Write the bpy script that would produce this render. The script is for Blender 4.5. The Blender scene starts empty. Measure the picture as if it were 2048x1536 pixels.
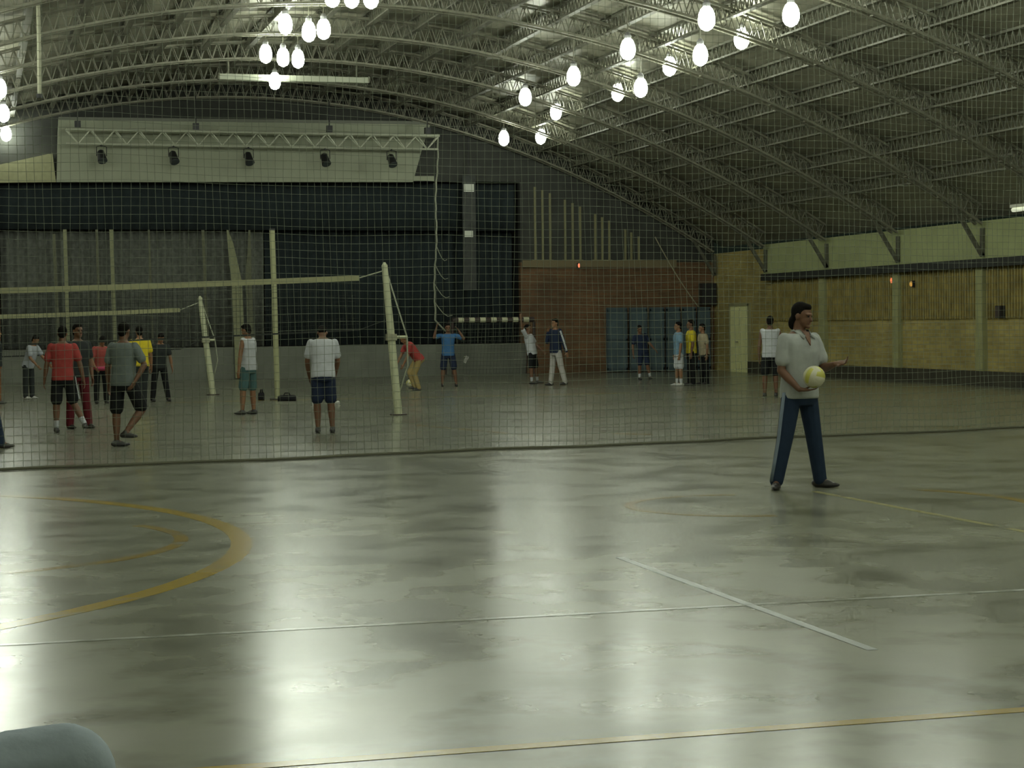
import bpy, bmesh, math, random
from mathutils import Vector as V, Matrix as M
random.seed(7)
sc = bpy.context.scene
col = sc.collection
PI = math.pi
# ------------------------------------------------------------------ camera
FPX, CH = 3787.0, 1.65
roll, pitch, yaw = .0102, math.atan(119/FPX), math.radians(15.8)
F0 = V((math.sin(yaw), math.cos(yaw), 0)); Rh = V((math.cos(yaw), -math.sin(yaw), 0)); Zu = V((0, 0, 1))
CF = F0*math.cos(pitch) - Zu*math.sin(pitch); U0 = Zu*math.cos(pitch) + F0*math.sin(pitch)
CR = math.cos(roll)*Rh - math.sin(roll)*U0; CU = math.sin(roll)*Rh + math.cos(roll)*U0
CC = V((0, 0, CH))
cam = bpy.data.cameras.new('camera'); cam.sensor_width = 36; cam.lens = FPX/2048*36; cam.clip_end = 300
co = bpy.data.objects.new('camera', cam); col.objects.link(co)
mm = M((CR, CU, -CF)).transposed().to_4x4(); mm.translation = CC
co.matrix_world = mm
sc.camera = co
# survey of the hall: where a sight line of the photograph meets a known plane
def ray(x, y): return CF + CR*((x-1024)/FPX) + CU*((768-y)/FPX)
def gnd(x, y, z=0):
    d = ray(x, y); return CC + d*((z-CH)/d.z)
def atY(x, y, Y):
    d = ray(x, y); return CC + d*(Y/d.y)
def atX(x, y, X):
    d = ray(x, y); return CC + d*(X/d.x)
def atD(x, y, D): return CC + ray(x, y)*D

# ------------------------------------------------------------------ materials
MAT = {}
def mat(name, c, rough=.6, metal=0, noise=0, nscale=8, emit=0, bump=0, spec=None, stretch=None):
    if name in MAT: return MAT[name]
    m = bpy.data.materials.new(name); m.use_nodes = True; MAT[name] = m
    nt = m.node_tree; b = nt.nodes['Principled BSDF']
    b.inputs['Base Color'].default_value = (*c, 1); b.inputs['Roughness'].default_value = rough
    b.inputs['Metallic'].default_value = metal
    if spec is not None: b.inputs['Specular IOR Level'].default_value = spec
    if emit:
        b.inputs['Emission Color'].default_value = (*c, 1); b.inputs['Emission Strength'].default_value = emit
    if noise or bump:
        tc = nt.nodes.new('ShaderNodeTexCoord'); mp = nt.nodes.new('ShaderNodeMapping')
        nt.links.new(tc.outputs['Object'], mp.inputs['Vector'])
        if stretch: mp.inputs['Scale'].default_value = stretch
        n = nt.nodes.new('ShaderNodeTexNoise'); n.inputs['Scale'].default_value = nscale; n.inputs['Detail'].default_value = 5
        nt.links.new(mp.outputs['Vector'], n.inputs['Vector'])
        if noise:
            r = nt.nodes.new('ShaderNodeMapRange'); r.inputs['From Min'].default_value = .3; r.inputs['From Max'].default_value = .7
            r.inputs['To Min'].default_value = 1-noise; r.inputs['To Max'].default_value = 1+noise*.6
            nt.links.new(n.outputs['Fac'], r.inputs['Value'])
            mx = nt.nodes.new('ShaderNodeVectorMath'); mx.operation = 'SCALE'; mx.inputs[0].default_value = c
            nt.links.new(r.outputs['Result'], mx.inputs['Scale']); nt.links.new(mx.outputs['Vector'], b.inputs['Base Color'])
        if bump:
            bp = nt.nodes.new('ShaderNodeBump'); bp.inputs['Strength'].default_value = bump; bp.inputs['Distance'].default_value = .02
            nt.links.new(n.outputs['Fac'], bp.inputs['Height']); nt.links.new(bp.outputs['Normal'], b.inputs['Normal'])
    return m

def floor_mat():
    m = bpy.data.materials.new('polished_concrete'); m.use_nodes = True; nt = m.node_tree; N = nt.nodes; L = nt.links
    b = N['Principled BSDF']; tc = N.new('ShaderNodeTexCoord')
    def noise(s, det=6, sx=1, sy=1, dist=0):
        mp = N.new('ShaderNodeMapping'); mp.inputs['Scale'].default_value = (sx, sy, 1); L.new(tc.outputs['Object'], mp.inputs['Vector'])
        n = N.new('ShaderNodeTexNoise'); n.inputs['Scale'].default_value = s; n.inputs['Detail'].default_value = det
        n.inputs['Distortion'].default_value = dist; L.new(mp.outputs['Vector'], n.inputs['Vector']); return n
    n1 = noise(.35, 6); n2 = noise(1.5, 4, 1, 1, .1); n3 = noise(9, 5)
    cr = N.new('ShaderNodeValToRGB'); e = cr.color_ramp.elements
    e[0].position = .25; e[0].color = (.165, .172, .128, 1); e[1].position = .75; e[1].color = (.275, .282, .21, 1); L.new(n1.outputs['Fac'], cr.inputs['Fac'])
    cr2 = N.new('ShaderNodeValToRGB'); e = cr2.color_ramp.elements
    e[0].position = .28; e[0].color = (.45, .45, .40, 1); e[1].position = .52; e[1].color = (1, 1, 1, 1); L.new(n2.outputs['Fac'], cr2.inputs['Fac'])
    mx = N.new('ShaderNodeMix'); mx.data_type = 'RGBA'; mx.blend_type = 'MULTIPLY'; mx.inputs['Factor'].default_value = .85
    L.new(cr.outputs['Color'], mx.inputs['A']); L.new(cr2.outputs['Color'], mx.inputs['B'])
    # fine wandering cracks
    vo = N.new('ShaderNodeTexVoronoi'); vo.feature = 'DISTANCE_TO_EDGE'; vo.inputs['Scale'].default_value = .22
    wr = N.new('ShaderNodeMix'); wr.data_type = 'RGBA'; wr.inputs['Factor'].default_value = .45
    L.new(tc.outputs['Object'], wr.inputs['A']); L.new(n2.outputs['Color'], wr.inputs['B']); L.new(wr.outputs['Result'], vo.inputs['Vector'])
    ck = N.new('ShaderNodeMapRange'); ck.inputs['From Max'].default_value = .004; ck.inputs['To Min'].default_value = .78; L.new(vo.outputs['Distance'], ck.inputs['Value'])
    m2 = N.new('ShaderNodeMix'); m2.data_type = 'RGBA'; m2.blend_type = 'MULTIPLY'; m2.inputs['Factor'].default_value = 1
    L.new(mx.outputs['Result'], m2.inputs['A']); L.new(ck.outputs['Result'], m2.inputs['B']); L.new(m2.outputs['Result'], b.inputs['Base Color'])
    rr = N.new('ShaderNodeMapRange'); rr.inputs['From Min'].default_value = .3; rr.inputs['From Max'].default_value = .7
    rr.inputs['To Min'].default_value = FLOOR_R[0]; rr.inputs['To Max'].default_value = FLOOR_R[1]; L.new(n2.outputs['Fac'], rr.inputs['Value']); L.new(rr.outputs['Result'], b.inputs['Roughness'])
    b.inputs['Specular IOR Level'].default_value = .5
    bp = N.new('ShaderNodeBump'); bp.inputs['Strength'].default_value = .05; bp.inputs['Distance'].default_value = .01
    L.new(n3.outputs['Fac'], bp.inputs['Height']); L.new(bp.outputs['Normal'], b.inputs['Normal'])
    return m
FLOOR_R = (.205, .26)

def brick_mat(name, c1, c2, mortar, scale=1, axis='XZ'):
    m = bpy.data.materials.new(name); m.use_nodes = True; nt = m.node_tree; N = nt.nodes; L = nt.links
    b = N['Principled BSDF']; b.inputs['Roughness'].default_value = .75
    tc = N.new('ShaderNodeTexCoord'); sp = N.new('ShaderNodeSeparateXYZ'); cb = N.new('ShaderNodeCombineXYZ')
    L.new(tc.outputs['Object'], sp.inputs[0]); L.new(sp.outputs[axis[0]], cb.inputs['X']); L.new(sp.outputs['Z'], cb.inputs['Y'])
    t = N.new('ShaderNodeTexBrick'); L.new(cb.outputs[0], t.inputs['Vector'])
    t.inputs['Color1'].default_value = (*c1, 1); t.inputs['Color2'].default_value = (*c2, 1); t.inputs['Mortar'].default_value = (*mortar, 1)
    t.inputs['Scale'].default_value = scale; t.inputs['Brick Width'].default_value = .3; t.inputs['Row Height'].default_value = .1; t.inputs['Mortar Size'].default_value = .012
    n = N.new('ShaderNodeTexNoise'); n.inputs['Scale'].default_value = .8; n.inputs['Detail'].default_value = 6; L.new(tc.outputs['Object'], n.inputs['Vector'])
    r = N.new('ShaderNodeMapRange'); r.inputs['From Min'].default_value = .3; r.inputs['From Max'].default_value = .7; r.inputs['To Min'].default_value = .6; r.inputs['To Max'].default_value = 1.15
    L.new(n.outputs['Fac'], r.inputs['Value'])
    mx = N.new('ShaderNodeVectorMath'); mx.operation = 'SCALE'; L.new(t.outputs['Color'], mx.inputs[0]); L.new(r.outputs['Result'], mx.inputs['Scale'])
    L.new(mx.outputs['Vector'], b.inputs['Base Color'])
    bp = N.new('ShaderNodeBump'); bp.inputs['Strength'].default_value = .3; bp.inputs['Distance'].default_value = .01; bp.invert = True
    L.new(t.outputs['Fac'], bp.inputs['Height']); L.new(bp.outputs['Normal'], b.inputs['Normal'])
    return m

# ------------------------------------------------------------------ mesh builder
class MB:
    def __init__(s): s.v = []; s.f = []; s.m = []
    def add(s, vs, fs, mi=0):
        k = len(s.v); s.v += [tuple(p) for p in vs]; s.f += [tuple(i+k for i in f) for f in fs]; s.m += [mi]*len(fs); return s
    def box(s, c, d, mi=0, rot=None):
        c = V(c); vs = []
        for x in (-.5, .5):
            for y in (-.5, .5):
                for z in (-.5, .5):
                    p = V((x*d[0], y*d[1], z*d[2]))
                    if rot is not None: p = rot @ p
                    vs.append(c+p)
        return s.add(vs, [(0,1,3,2),(4,6,7,5),(0,4,5,1),(2,3,7,6),(0,2,6,4),(1,5,7,3)], mi)
    def bb(s, a, b, mi=0):
        return s.box([(a[i]+b[i])/2 for i in range(3)], [abs(b[i]-a[i]) for i in range(3)], mi)
    def bar(s, a, b, w, h=None, up=(0,0,1), mi=0):
        a, b = V(a), V(b); d = b-a; L = d.length
        if L < 1e-6: return s
        d /= L; u = V(up); x = d.cross(u)
        if x.length < 1e-4: x = d.cross(V((0,1,0)))
        x.normalize(); z = x.cross(d)
        return s.box((a+b)/2, (w, L, h or w), mi, M((x, d, z)).transposed())
    def tube(s, pts, r, n=8, mi=0, cap=True):
        pts = [V(p) for p in pts]; rs = r if isinstance(r, (list, tuple)) else [r]*len(pts)
        vs = []; t0 = (pts[1]-pts[0]).normalized(); x = t0.orthogonal().normalized()
        for i, p in enumerate(pts):
            t = (pts[min(i+1, len(pts)-1)] - pts[max(i-1, 0)]).normalized()
            x = (x - t*x.dot(t)).normalized(); y = t.cross(x)
            for k in range(n):
                a = 2*PI*k/n; vs.append(p + (x*math.cos(a)+y*math.sin(a))*rs[i])
        fs = [(i*n+k, i*n+(k+1) % n, (i+1)*n+(k+1) % n, (i+1)*n+k) for i in range(len(pts)-1) for k in range(n)]
        if cap: fs += [tuple(reversed(range(n))), tuple(range((len(pts)-1)*n, len(pts)*n))]
        return s.add(vs, fs, mi)
    def prism(s, poly, d, mi=0):       # poly: list of 3-D points, extruded by vector d
        n = len(poly); vs = [V(p) for p in poly] + [V(p)+V(d) for p in poly]
        fs = [tuple(range(n)), tuple(reversed(range(n, 2*n)))] + [(i, i+n, (i+1) % n+n, (i+1) % n) for i in range(n)]
        return s.add(vs, fs, mi)
    def ell(s, c, r, fr=None, n=12, mi=0):  # ellipsoid, closed
        c = V(c); vs = []; k = n//2
        for i in range(1, k):
            th = PI*i/k
            for j in range(n):
                ph = 2*PI*j/n; p = V((r[0]*math.sin(th)*math.cos(ph), r[1]*math.sin(th)*math.sin(ph), r[2]*math.cos(th)))
                vs.append(c + (fr @ p if fr is not None else p))
        t = V((0, 0, r[2])); top = c+(fr @ t if fr is not None else t); bot = c-(fr @ t if fr is not None else t)
        vs += [top, bot]; T = (k-1)*n; fs = []
        for i in range(k-2):
            for j in range(n): fs.append((i*n+j, (i+1)*n+j, (i+1)*n+(j+1) % n, i*n+(j+1) % n))
        for j in range(n): fs.append((T, j, (j+1) % n)); fs.append((T+1, (k-2)*n+(j+1) % n, (k-2)*n+j))
        return s.add(vs, fs, mi)
    def cap(s, a, ra, b, rb, n=10):    # tapered capsule
        a, b = V(a), V(b); d = (b-a); L = max(d.length, 1e-5); d = d/L; P = []; R = []
        for q in (-.96, -.75, -.4, 0): P.append(a+d*q*ra); R.append(ra*math.sqrt(max(1-q*q, .01)))
        for q in (0, .4, .75, .96): P.append(b+d*q*rb); R.append(rb*math.sqrt(max(1-q*q, .01)))
        return s.tube(P, R, n)
    def build(s, name, m, parent=None, smooth=False, fix=True):
        me = bpy.data.meshes.new(name); me.from_pydata(s.v, [], s.f)
        for x in (m if isinstance(m, (list, tuple)) else [m]): me.materials.append(x)
        for i, p in enumerate(me.polygons): p.material_index = s.m[i]; p.use_smooth = smooth
        if fix:
            bm = bmesh.new(); bm.from_mesh(me); bmesh.ops.recalc_face_normals(bm, faces=bm.faces); bm.to_mesh(me); bm.free()
        o = bpy.data.objects.new(name, me); col.objects.link(o)
        if parent: o.parent = parent
        return o
def tag(o, label=None, cat=None, group=None, kind=None):
    if label: o['label'] = label
    if cat: o['category'] = cat
    if group: o['group'] = group
    if kind: o['kind'] = kind
    return o
def empty(name, loc, label=None, cat=None, group=None, rz=0):
    o = bpy.data.objects.new(name, None); o.location = loc; o.rotation_euler = (0, 0, rz); o.empty_display_size = .2
    col.objects.link(o); return tag(o, label, cat, group)
def local(o, p):
    return M.Rotation(-o.rotation_euler.z, 3, 'Z') @ (V(p)-o.location)
def blob(name, mb, voxel, m, parent, smooth=3):   # closed lumps fused into one continuous surface
    o = mb.build(name, m, parent, True)
    r = o.modifiers.new('r', 'REMESH'); r.mode = 'VOXEL'; r.voxel_size = voxel; r.use_smooth_shade = True
    if smooth:
        k = o.modifiers.new('s', 'SMOOTH'); k.iterations = smooth; k.factor = .5
    dg = bpy.context.evaluated_depsgraph_get(); me = bpy.data.meshes.new_from_object(o.evaluated_get(dg))
    o.modifiers.clear(); old = o.data; o.data = me; bpy.data.meshes.remove(old); me.name = name
    return o

# ------------------------------------------------------------------ people
skin = mat('skin', (.25, .125, .062), .55, noise=.08, nscale=20)
skin_d = mat('skin_tan', (.16, .078, .042), .55, noise=.08, nscale=20)
hairm = mat('dark_hair', (.008, .007, .006), .85, noise=.2, nscale=60, spec=.1)
eyem = mat('eye_dark', (.02, .02, .02), .7, spec=.1); lipm = mat('lips', (.22, .08, .06), .5)
def cloth(n, c): return mat('cloth_'+n, c, .85, noise=.10, nscale=12, bump=.25, spec=.2)

def person(px, py, h, face, label, shirt, lower, arms=None, legs=None, lean=0, ldir=None, bow=0, hyaw=None, hairlong=False,
           sleeve='short', low='shorts', shoes=(.03,.03,.03), socks=None, loc=None, skinm=None, voxel=.011, rz=None, z0=0, toes=None, group=None, details=True, hands=(None, None), drop=True, wide=1.0):
    """directions are (right, towards the viewer, up); the first of each pair is the person's own right limb"""
    P = V(loc) if loc is not None else gnd(px, py)
    root = empty('person', P, label, 'person', group, -math.atan2(P.x, P.y) if rz is None else rz)
    sk = skinm or skin
    vw = lambda t: V((t[0], -t[1], t[2]))
    fa = math.radians(face); fw = V((math.sin(fa), -math.cos(fa), 0)); lf = V((math.cos(fa), math.sin(fa), 0)); up = V((0, 0, 1))
    ld = fw if ldir is None else vw((*ldir, 0)).normalized()
    la = math.radians(lean); tu = (up*math.cos(la) + ld*math.sin(la)).normalized()
    tf = (fw - tu*fw.dot(tu)).normalized(); tl = tu.cross(tf); tl = tl if tl.dot(lf) > 0 else -tl
    hip = V((0, 0, .52*h))
    tp = lambda z, x=0, y=0: hip + tu*(z-.52)*h + tl*x*h + tf*y*h
    legs = legs or (((-.06, 0, -1), (-.02, 0, -1)), ((.06, 0, -1), (.02, 0, -1)))
    arms = arms or (None, None)
    J = {}
    for i, sd in ((0, -1), (1, 1)):
        hj = hip + lf*.052*sd*h
        th, sh = [vw(q).normalized() for q in legs[i]]
        kn = hj + th*.245*h; an = kn + sh*.235*h
        sj = tp(.81, .105*sd)
        a = arms[i]
        if a is None:
            q = tl*sd*.16 - tu; q2 = tl*sd*.04 + tf*.16 - tu; a0, a1 = q.normalized(), q2.normalized()
        else: a0, a1 = [vw(q).normalized() for q in a]
        el = sj + a0*.175*h; wr = el + a1*.15*h
        J[i] = dict(h=hj, k=kn, a=an, s=sj, e=el, w=wr, fd=a1, sd=sd)
    zmin = min(J[0]['a'].z, J[1]['a'].z) - .043*h if drop else -z0
    off = V((0, 0, z0-zmin)) if drop else V((0, 0, 0))
    if drop:
        hip += off
        for i in J:
            for k in 'hkasew': J[i][k] = J[i][k] + off
    # --- torso rings
    def torso(mb, rings, grow=0, n=18):
        vs = []
        for (z, w, d, y) in rings:
            for k in range(n):
                a = 2*PI*k/n; c, s_ = math.cos(a), math.sin(a)
                vs.append(tp(z, (w*wide+grow)*math.copysign(abs(c)**.8, c), y+(d*wide+grow)*math.copysign(abs(s_)**.8, s_)))
        N = len(rings); fs = [(i*n+k, i*n+(k+1) % n, (i+1)*n+(k+1) % n, (i+1)*n+k) for i in range(N-1) for k in range(n)]
        fs += [tuple(reversed(range(n))), tuple(range((N-1)*n, N*n))]; mb.add(vs, fs)
    TR = [(.465,.070,.055,0),(.50,.090,.064,-.004),(.54,.092,.064,-.004),(.60,.080,.056,0),(.66,.084,.060,.003),(.73,.097,.066,.004),(.78,.104,.062,.002),(.81,.098,.050,0),(.835,.055,.038,0),(.85,.030,.030,0)]
    b = MB(); torso(b, TR)
    ha = math.radians(face if hyaw is None else hyaw); hf = V((math.sin(ha), -math.cos(ha), 0)); hl = V((math.cos(ha), math.sin(ha), 0))
    nb = tp(.835); hup = (tu*.5 + up*.5).normalized(); bw = math.radians(bow)
    hf = (hf - hup*hf.dot(hup)).normalized()
    hu = (hup*math.cos(bw) + hf*math.sin(bw)).normalized(); hf = (hf*math.cos(bw) - hup*math.sin(bw)).normalized(); hl = hu.cross(hf); hl = hl if hl.dot(V((math.cos(ha), math.sin(ha), 0))) > 0 else -hl
    hc = nb + hup*.038*h + hu*.054*h + hf*.010*h
    fr = M((hl, hf, hu)).transposed()
    hp = lambda x, y, z: hc + (hl*x + hf*y + hu*z)*h
    b.cap(tp(.82), .034*h, hp(0, -.012, -.03), .031*h)
    b.ell(hp(0, -.004, .016), (.042*h, .053*h, .053*h), fr, 16)
    b.ell(hp(0, .018, -.022), (.032*h, .034*h, .043*h), fr, 14)
    b.ell(hp(0, .043, -.052), (.016*h, .013*h, .012*h), fr, 10)
    b.ell(hp(0, .044, .014), (.032*h, .010*h, .007*h), fr, 10)
    b.cap(hp(0, .048, .006), .006*h, hp(0, .059, -.016), .0085*h, 8)
    b.ell(hp(0, .049, -.034), (.014*h, .006*h, .005*h), fr, 8)
    for s_ in (-1, 1):
        b.ell(hp(.043*s_, -.006, -.004), (.006*h, .012*h, .019*h), fr, 8)
    # --- limbs
    for i in J:
        j = J[i]; sd = j['sd']
        b.cap(j['s']-tu*.006*h, .0285*h, j['e'], .023*h); b.cap(j['e'], .0235*h, j['e']+(j['w']-j['e'])*.35, .0235*h); b.cap(j['e']+(j['w']-j['e'])*.35, .0235*h, j['w'], .0150*h)
        b.cap(j['h'], .052*h, j['k'], .034*h)
        cm = j['k']+(j['a']-j['k'])*.32; b.cap(j['k'], .033*h, cm, .034*h); b.cap(cm, .034*h, j['a'], .0195*h)
        # hand: palm, four bent fingers of different length, a thumb from the side of the palm
        hd = hands[i]
        d = j['fd'] if not hd else vw(hd[0]).normalized()
        pn = (-tl*sd if not hd else vw(hd[1])); pn = (pn - d*pn.dot(d)); pn = pn.normalized() if pn.length > 1e-3 else d.orthogonal().normalized()
        curl = .35 if not hd else hd[2]
        xs = d.cross(pn).normalized(); thumb_side = xs if xs.dot(tf) > 0 else -xs
        if hd and len(hd) > 3: thumb_side = vw(hd[3]); thumb_side = (thumb_side - d*thumb_side.dot(d)-pn*thumb_side.dot(pn)).normalized()
        pc = j['w'] + d*.030*h
        pf = M((thumb_side, pn, d)).transposed()
        b.ell(pc, (.0235*h, .0095*h, .031*h), pf, 12); b.cap(j['w'], .0135*h, pc, .011*h)
        for q, ln in ((1.5, .040), (.5, .046), (-.5, .043), (-1.5, .034)):
            p0 = pc + thumb_side*q*.0112*h + d*.024*h
            dd = (d + thumb_side*q*.07).normalized()
            d1 = (dd*math.cos(curl) + pn*math.sin(curl)).normalized(); p1 = p0 + d1*ln*.55*h
            d2 = (dd*math.cos(curl*2.2) + pn*math.sin(curl*2.2)).normalized(); p2 = p1 + d2*ln*.5*h
            b.cap(p0, .0050*h, p1, .0047*h, 8); b.cap(p1, .0047*h, p2, .0040*h, 8)
        t0 = pc + thumb_side*.016*h - d*.010*h; t1 = t0 + (thumb_side*.75+d*.6+pn*.35).normalized()*.026*h; t2 = t1 + (thumb_side*.25+d*.9+pn*.4).normalized()*.020*h
        b.cap(t0, .0068*h, t1, .0056*h, 8); b.cap(t1, .0056*h, t2, .0046*h, 8)
        # bare foot inside the shoe
        td = fw if not toes else vw((*toes[i], 0)).normalized()
        j['t'] = td; b.cap(j['a'], .019*h, j['a']+td*.05*h-up*.022*h, .016*h)
    body = blob('body', b, voxel, sk, root, 3)
    # --- hair
    hb = MB(); hb.ell(hp(0, -.012, .024), (.046*h, .054*h, .053*h), fr, 14); hb.ell(hp(0, .022, .050), (.034*h, .026*h, .020*h), fr, 12)
    hb.ell(hp(0, -.034, -.012), (.038*h, .028*h, .040*h), fr, 12)
    if hairlong: hb.ell(hp(0, -.050, -.040), (.030*h, .024*h, .040*h), fr, 12); hb.ell(hp(.012, -.048, -.062), (.022*h, .018*h, .022*h), fr, 10)
    blob('hair', hb, .010, hairm, root, 2)
    if details:
        for s_ in (-1, 1):
            e = MB(); e.ell(hp(.0165*s_, .0475, .003), (.0075*h, .004*h, .0045*h), fr, 10); e.build('eye', eyem, root, True)
        e = MB(); e.ell(hp(0, .0535, -.034), (.013*h, .003*h, .003*h), fr, 10); e.build('mouth', lipm, root, True)
    # --- upper garment
    cv = max(voxel, .012)
    t = MB(); SR = [(.485,.098,.074,-.002),(.53,.098,.074,-.002),(.60,.092,.068,0),(.66,.094,.070,.003),(.73,.102,.074,.004),(.78,.108,.069,.002),(.81,.103,.058,0),(.832,.066,.046,0)]
    torso(t, SR, .006)
    tn = 'shirt'
    for i in J:
        j = J[i]
        if sleeve == 'short':
            q = j['s']+(j['e']-j['s'])*.68; t.cap(j['s']-tu*.007*h, .0355*h, j['s']+(j['e']-j['s'])*.3, .039*h); t.cap(j['s']+(j['e']-j['s'])*.3, .037*h, q, .040*h)
        elif sleeve == 'long':
            t.cap(j['s'], .040*h, j['e'], .034*h); t.cap(j['e'], .034*h, j['e']+(j['w']-j['e'])*.93, .026*h); tn = 'jacket'
        else: t.cap(j['s']+tl*(-.012*h*j['sd']), .036*h, j['s']+tl*(-.012*h*j['sd'])-tu*.02*h, .036*h); tn = 'tank_top'
    so = blob(tn, t, cv, shirt, root, 3)
    # --- lower garment
    t = MB(); torso(t, [(.45,.074,.062,-.002),(.49,.096,.072,-.004),(.53,.097,.072,-.004),(.565,.090,.066,-.002)], .004)
    for i in J:
        j = J[i]
        if low == 'shorts':
            q = j['h']+(j['k']-j['h'])*.88; t.cap(j['h']+(j['k']-j['h'])*.08, .057*h, q, .056*h)
        else:
            q = j['k']+(j['a']-j['k'])*1.0; t.cap(j['h']+(j['k']-j['h'])*.05, .056*h, j['k'], .045*h); t.cap(j['k'], .045*h, q, .037*h)
    lo = blob('shorts' if low == 'shorts' else 'trousers', t, cv, lower, root, 3)
    # --- shoes
    sm = mat('shoe_%d_%d_%d' % tuple(int(c*100) for c in shoes), shoes, .5, noise=.15, nscale=30)
    for i in J:
        j = J[i]; td = j['t']; g = j['a']-up*.043*h; sd_ = td.cross(up).normalized(); f3 = M((sd_, td, up)).transposed(); t = MB()
        t.ell(g+td*.035*h+up*.017*h, (.027*h, .080*h, .017*h), f3, 12); t.ell(g-td*.018*h+up*.024*h, (.024*h, .032*h, .024*h), f3, 12)
        t.cap(g+up*.026*h-td*.004*h, .025*h, g+td*.05*h+up*.022*h, .021*h); t.cap(j['a'], .024*h, j['a']-up*.012*h, .025*h)
        so_ = blob('shoe', t, .011, sm, root, 2)
        lowz = min(v.co.z for v in so_.data.vertices)
        if drop: so_.location.z -= min(0, 0) if lowz > .012+z0 else lowz-z0
        if socks:
            t = MB(); t.cap(j['a']+(j['k']-j['a'])*.04, .024*h, j['a']+(j['k']-j['a'])*.30, .027*h); blob('sock', t, .011, socks, root, 2)
    return dict(root=root, J=J, tp=tp, fw=fw, lf=lf, tf=tf, tl=tl, hp=hp, shirt=so, lower=lo, fr=fr, h=h, up=up)

white = cloth('white', (.50, .52, .55)); whiteshirt = cloth('offwhite', (.38, .40, .38)); black = cloth('black', (.012, .013, .014))
navy = cloth('navy', (.018, .026, .055)); navyt = cloth('navy_track', (.020, .035, .065)); grey = cloth('grey', (.16, .19, .18))
yellow = cloth('yellow', (.62, .50, .03)); red = cloth('red', (.34, .055, .05)); dkred = cloth('dark_red', (.12, .015, .022)); pink = cloth('pink', (.55, .08, .16))
teal = cloth('teal', (.07, .14, .14)); dark = cloth('charcoal', (.03, .035, .035)); khaki = cloth('khaki', (.34, .26, .11)); blue = cloth('blue', (.05, .14, .30))
ltblue = cloth('light_blue', (.17, .28, .38)); beige = cloth('beige', (.42, .36, .24)); ltgrey = cloth('light_grey', (.46, .44, .42)); jeans = cloth('blue_grey', (.42, .49, .55)); brown = cloth('brown', (.20, .09, .04))
WS = (.6, .6, .58)

# the nearest player, holding the ball
m = person(1600, 977, 1.85, 42, 'person in white polo shirt and navy track trousers holding a volleyball', whiteshirt, navyt,
    arms=(((-.10, .06, -1), (.70, .50, -.72)), ((.30, .10, -.95), (.34, .85, .16))),
    legs=(((-.16, .10, -1), (-.20, .02, -1)), ((.15, -.04, -1), (.14, -.12, -1))),
    low='trousers', shoes=(.025, .022, .02), skinm=skin_d, hyaw=62, bow=8, hairlong=True, voxel=.0085, toes=((-.05, .9), (.9, .35)),
    hands=(((.92, .30, -.08), (.05, .05, 1), .22, (.2, -1, 0)), ((.85, .45, .15), (-.2, .6, .8), .45, (-.4, .5, .6))), wide=1.05)
J = m['J']; root = m['root']; h = m['h']; tl, tf, up = m['tl'], m['tf'], m['up']
# collar, placket and light side stripes of the track trousers
c = MB(); nb = m['tp'](.842)
for s_ in (-1, 1):
    c.prism([m['tp'](.850, .034*s_, -.020), m['tp'](.842, .052*s_, .020), m['tp'](.800, .038*s_, .078), m['tp'](.818, .020*s_, .066), m['tp'](.850, .030*s_, .034)], tf*.012+up*.006)
c.tube([m['tp'](.846, .038*math.cos(a), -.004+.038*math.sin(a)) for a in [PI*.95+PI*1.1*k/10 for k in range(11)]], .012, 6)
c.build('collar', whiteshirt, m['shirt'], True)
c = MB(); c.prism([m['tp'](.842, -.022, .046), m['tp'](.842, .022, .046), m['tp'](.800, .012, .070), m['tp'](.768, 0, .084), m['tp'](.800, -.012, .070)], tf*.014); c.build('open_neckline', skin_d, m['shirt'])
stripe_m = cloth('stripe_pale', (.22, .27, .33))
for i in (0, 1):
    j = J[i]; o = m['lf']*j['sd']; d1 = .0545*h; d2 = .0445*h; d3 = .0375*h; c = MB()
    pts = [j['h']+o*(d1+.006), j['h']+(j['k']-j['h'])*.5+o*(d1-.004), j['k']+o*d2, j['k']+(j['a']-j['k'])*.5+o*(d2*.5+d3*.5), j['a']+o*d3]
    f_ = m['fw']*.019; n_ = len(pts)
    vs = [q for p_ in pts for q in (p_-f_-o*.02, p_+f_-o*.02, p_+f_+o*.004, p_-f_+o*.004)]
    c.add(vs, [(4*a_+q, 4*a_+(q+1) % 4, 4*a_+4+(q+1) % 4, 4*a_+4+q) for a_ in range(n_-1) for q in range(4)]+[(0, 1, 2, 3), (4*n_-1, 4*n_-2, 4*n_-3, 4*n_-4)])
    s = c.build('side_stripe', stripe_m, m['lower'], True); s['label'] = 'pale side stripe'
# whole volleyballs
def volleyball(loc, label, r=.107, rot=(0, 0, 0)):
    bm = bmesh.new(); n = 9; vs = {}; b = MB()
    for ax in range(3):
        for sg in (-1, 1):
            for i in range(n):
                for k in range(n):
                    q = []
                    for (a_, c_) in ((i, k), (i+1, k), (i+1, k+1), (i, k+1)):
                        u, w = math.tan((a_/n*2-1)*PI/4), math.tan((c_/n*2-1)*PI/4)
                        p = [0, 0, 0]; p[ax] = sg; p[(ax+1) % 3] = u; p[(ax+2) % 3] = w
                        g = (a_ % 3 == 0); q.append(V(p).normalized()*r*(.985 if g else 1))
                    b.add(q, [(0, 1, 2, 3)], [0, 1, 0][i//3] if (ax % 2 == 0) else [0, 0, 1][i//3])
    o = b.build('volleyball', [mat('ball_white', (.60, .58, .42), .5), mat('ball_yellow', (.52, .50, .10), .5)], None, True)
    bm.free(); o.location = loc; o.rotation_euler = rot
    return tag(o, label, 'ball')
wp = J[0]['w']; RZ = M.Rotation(root.rotation_euler.z, 3, 'Z'); hd = V((.92, -.30, -.08)).normalized()
palm = root.location + RZ @ (wp + hd*.034*h)
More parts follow.
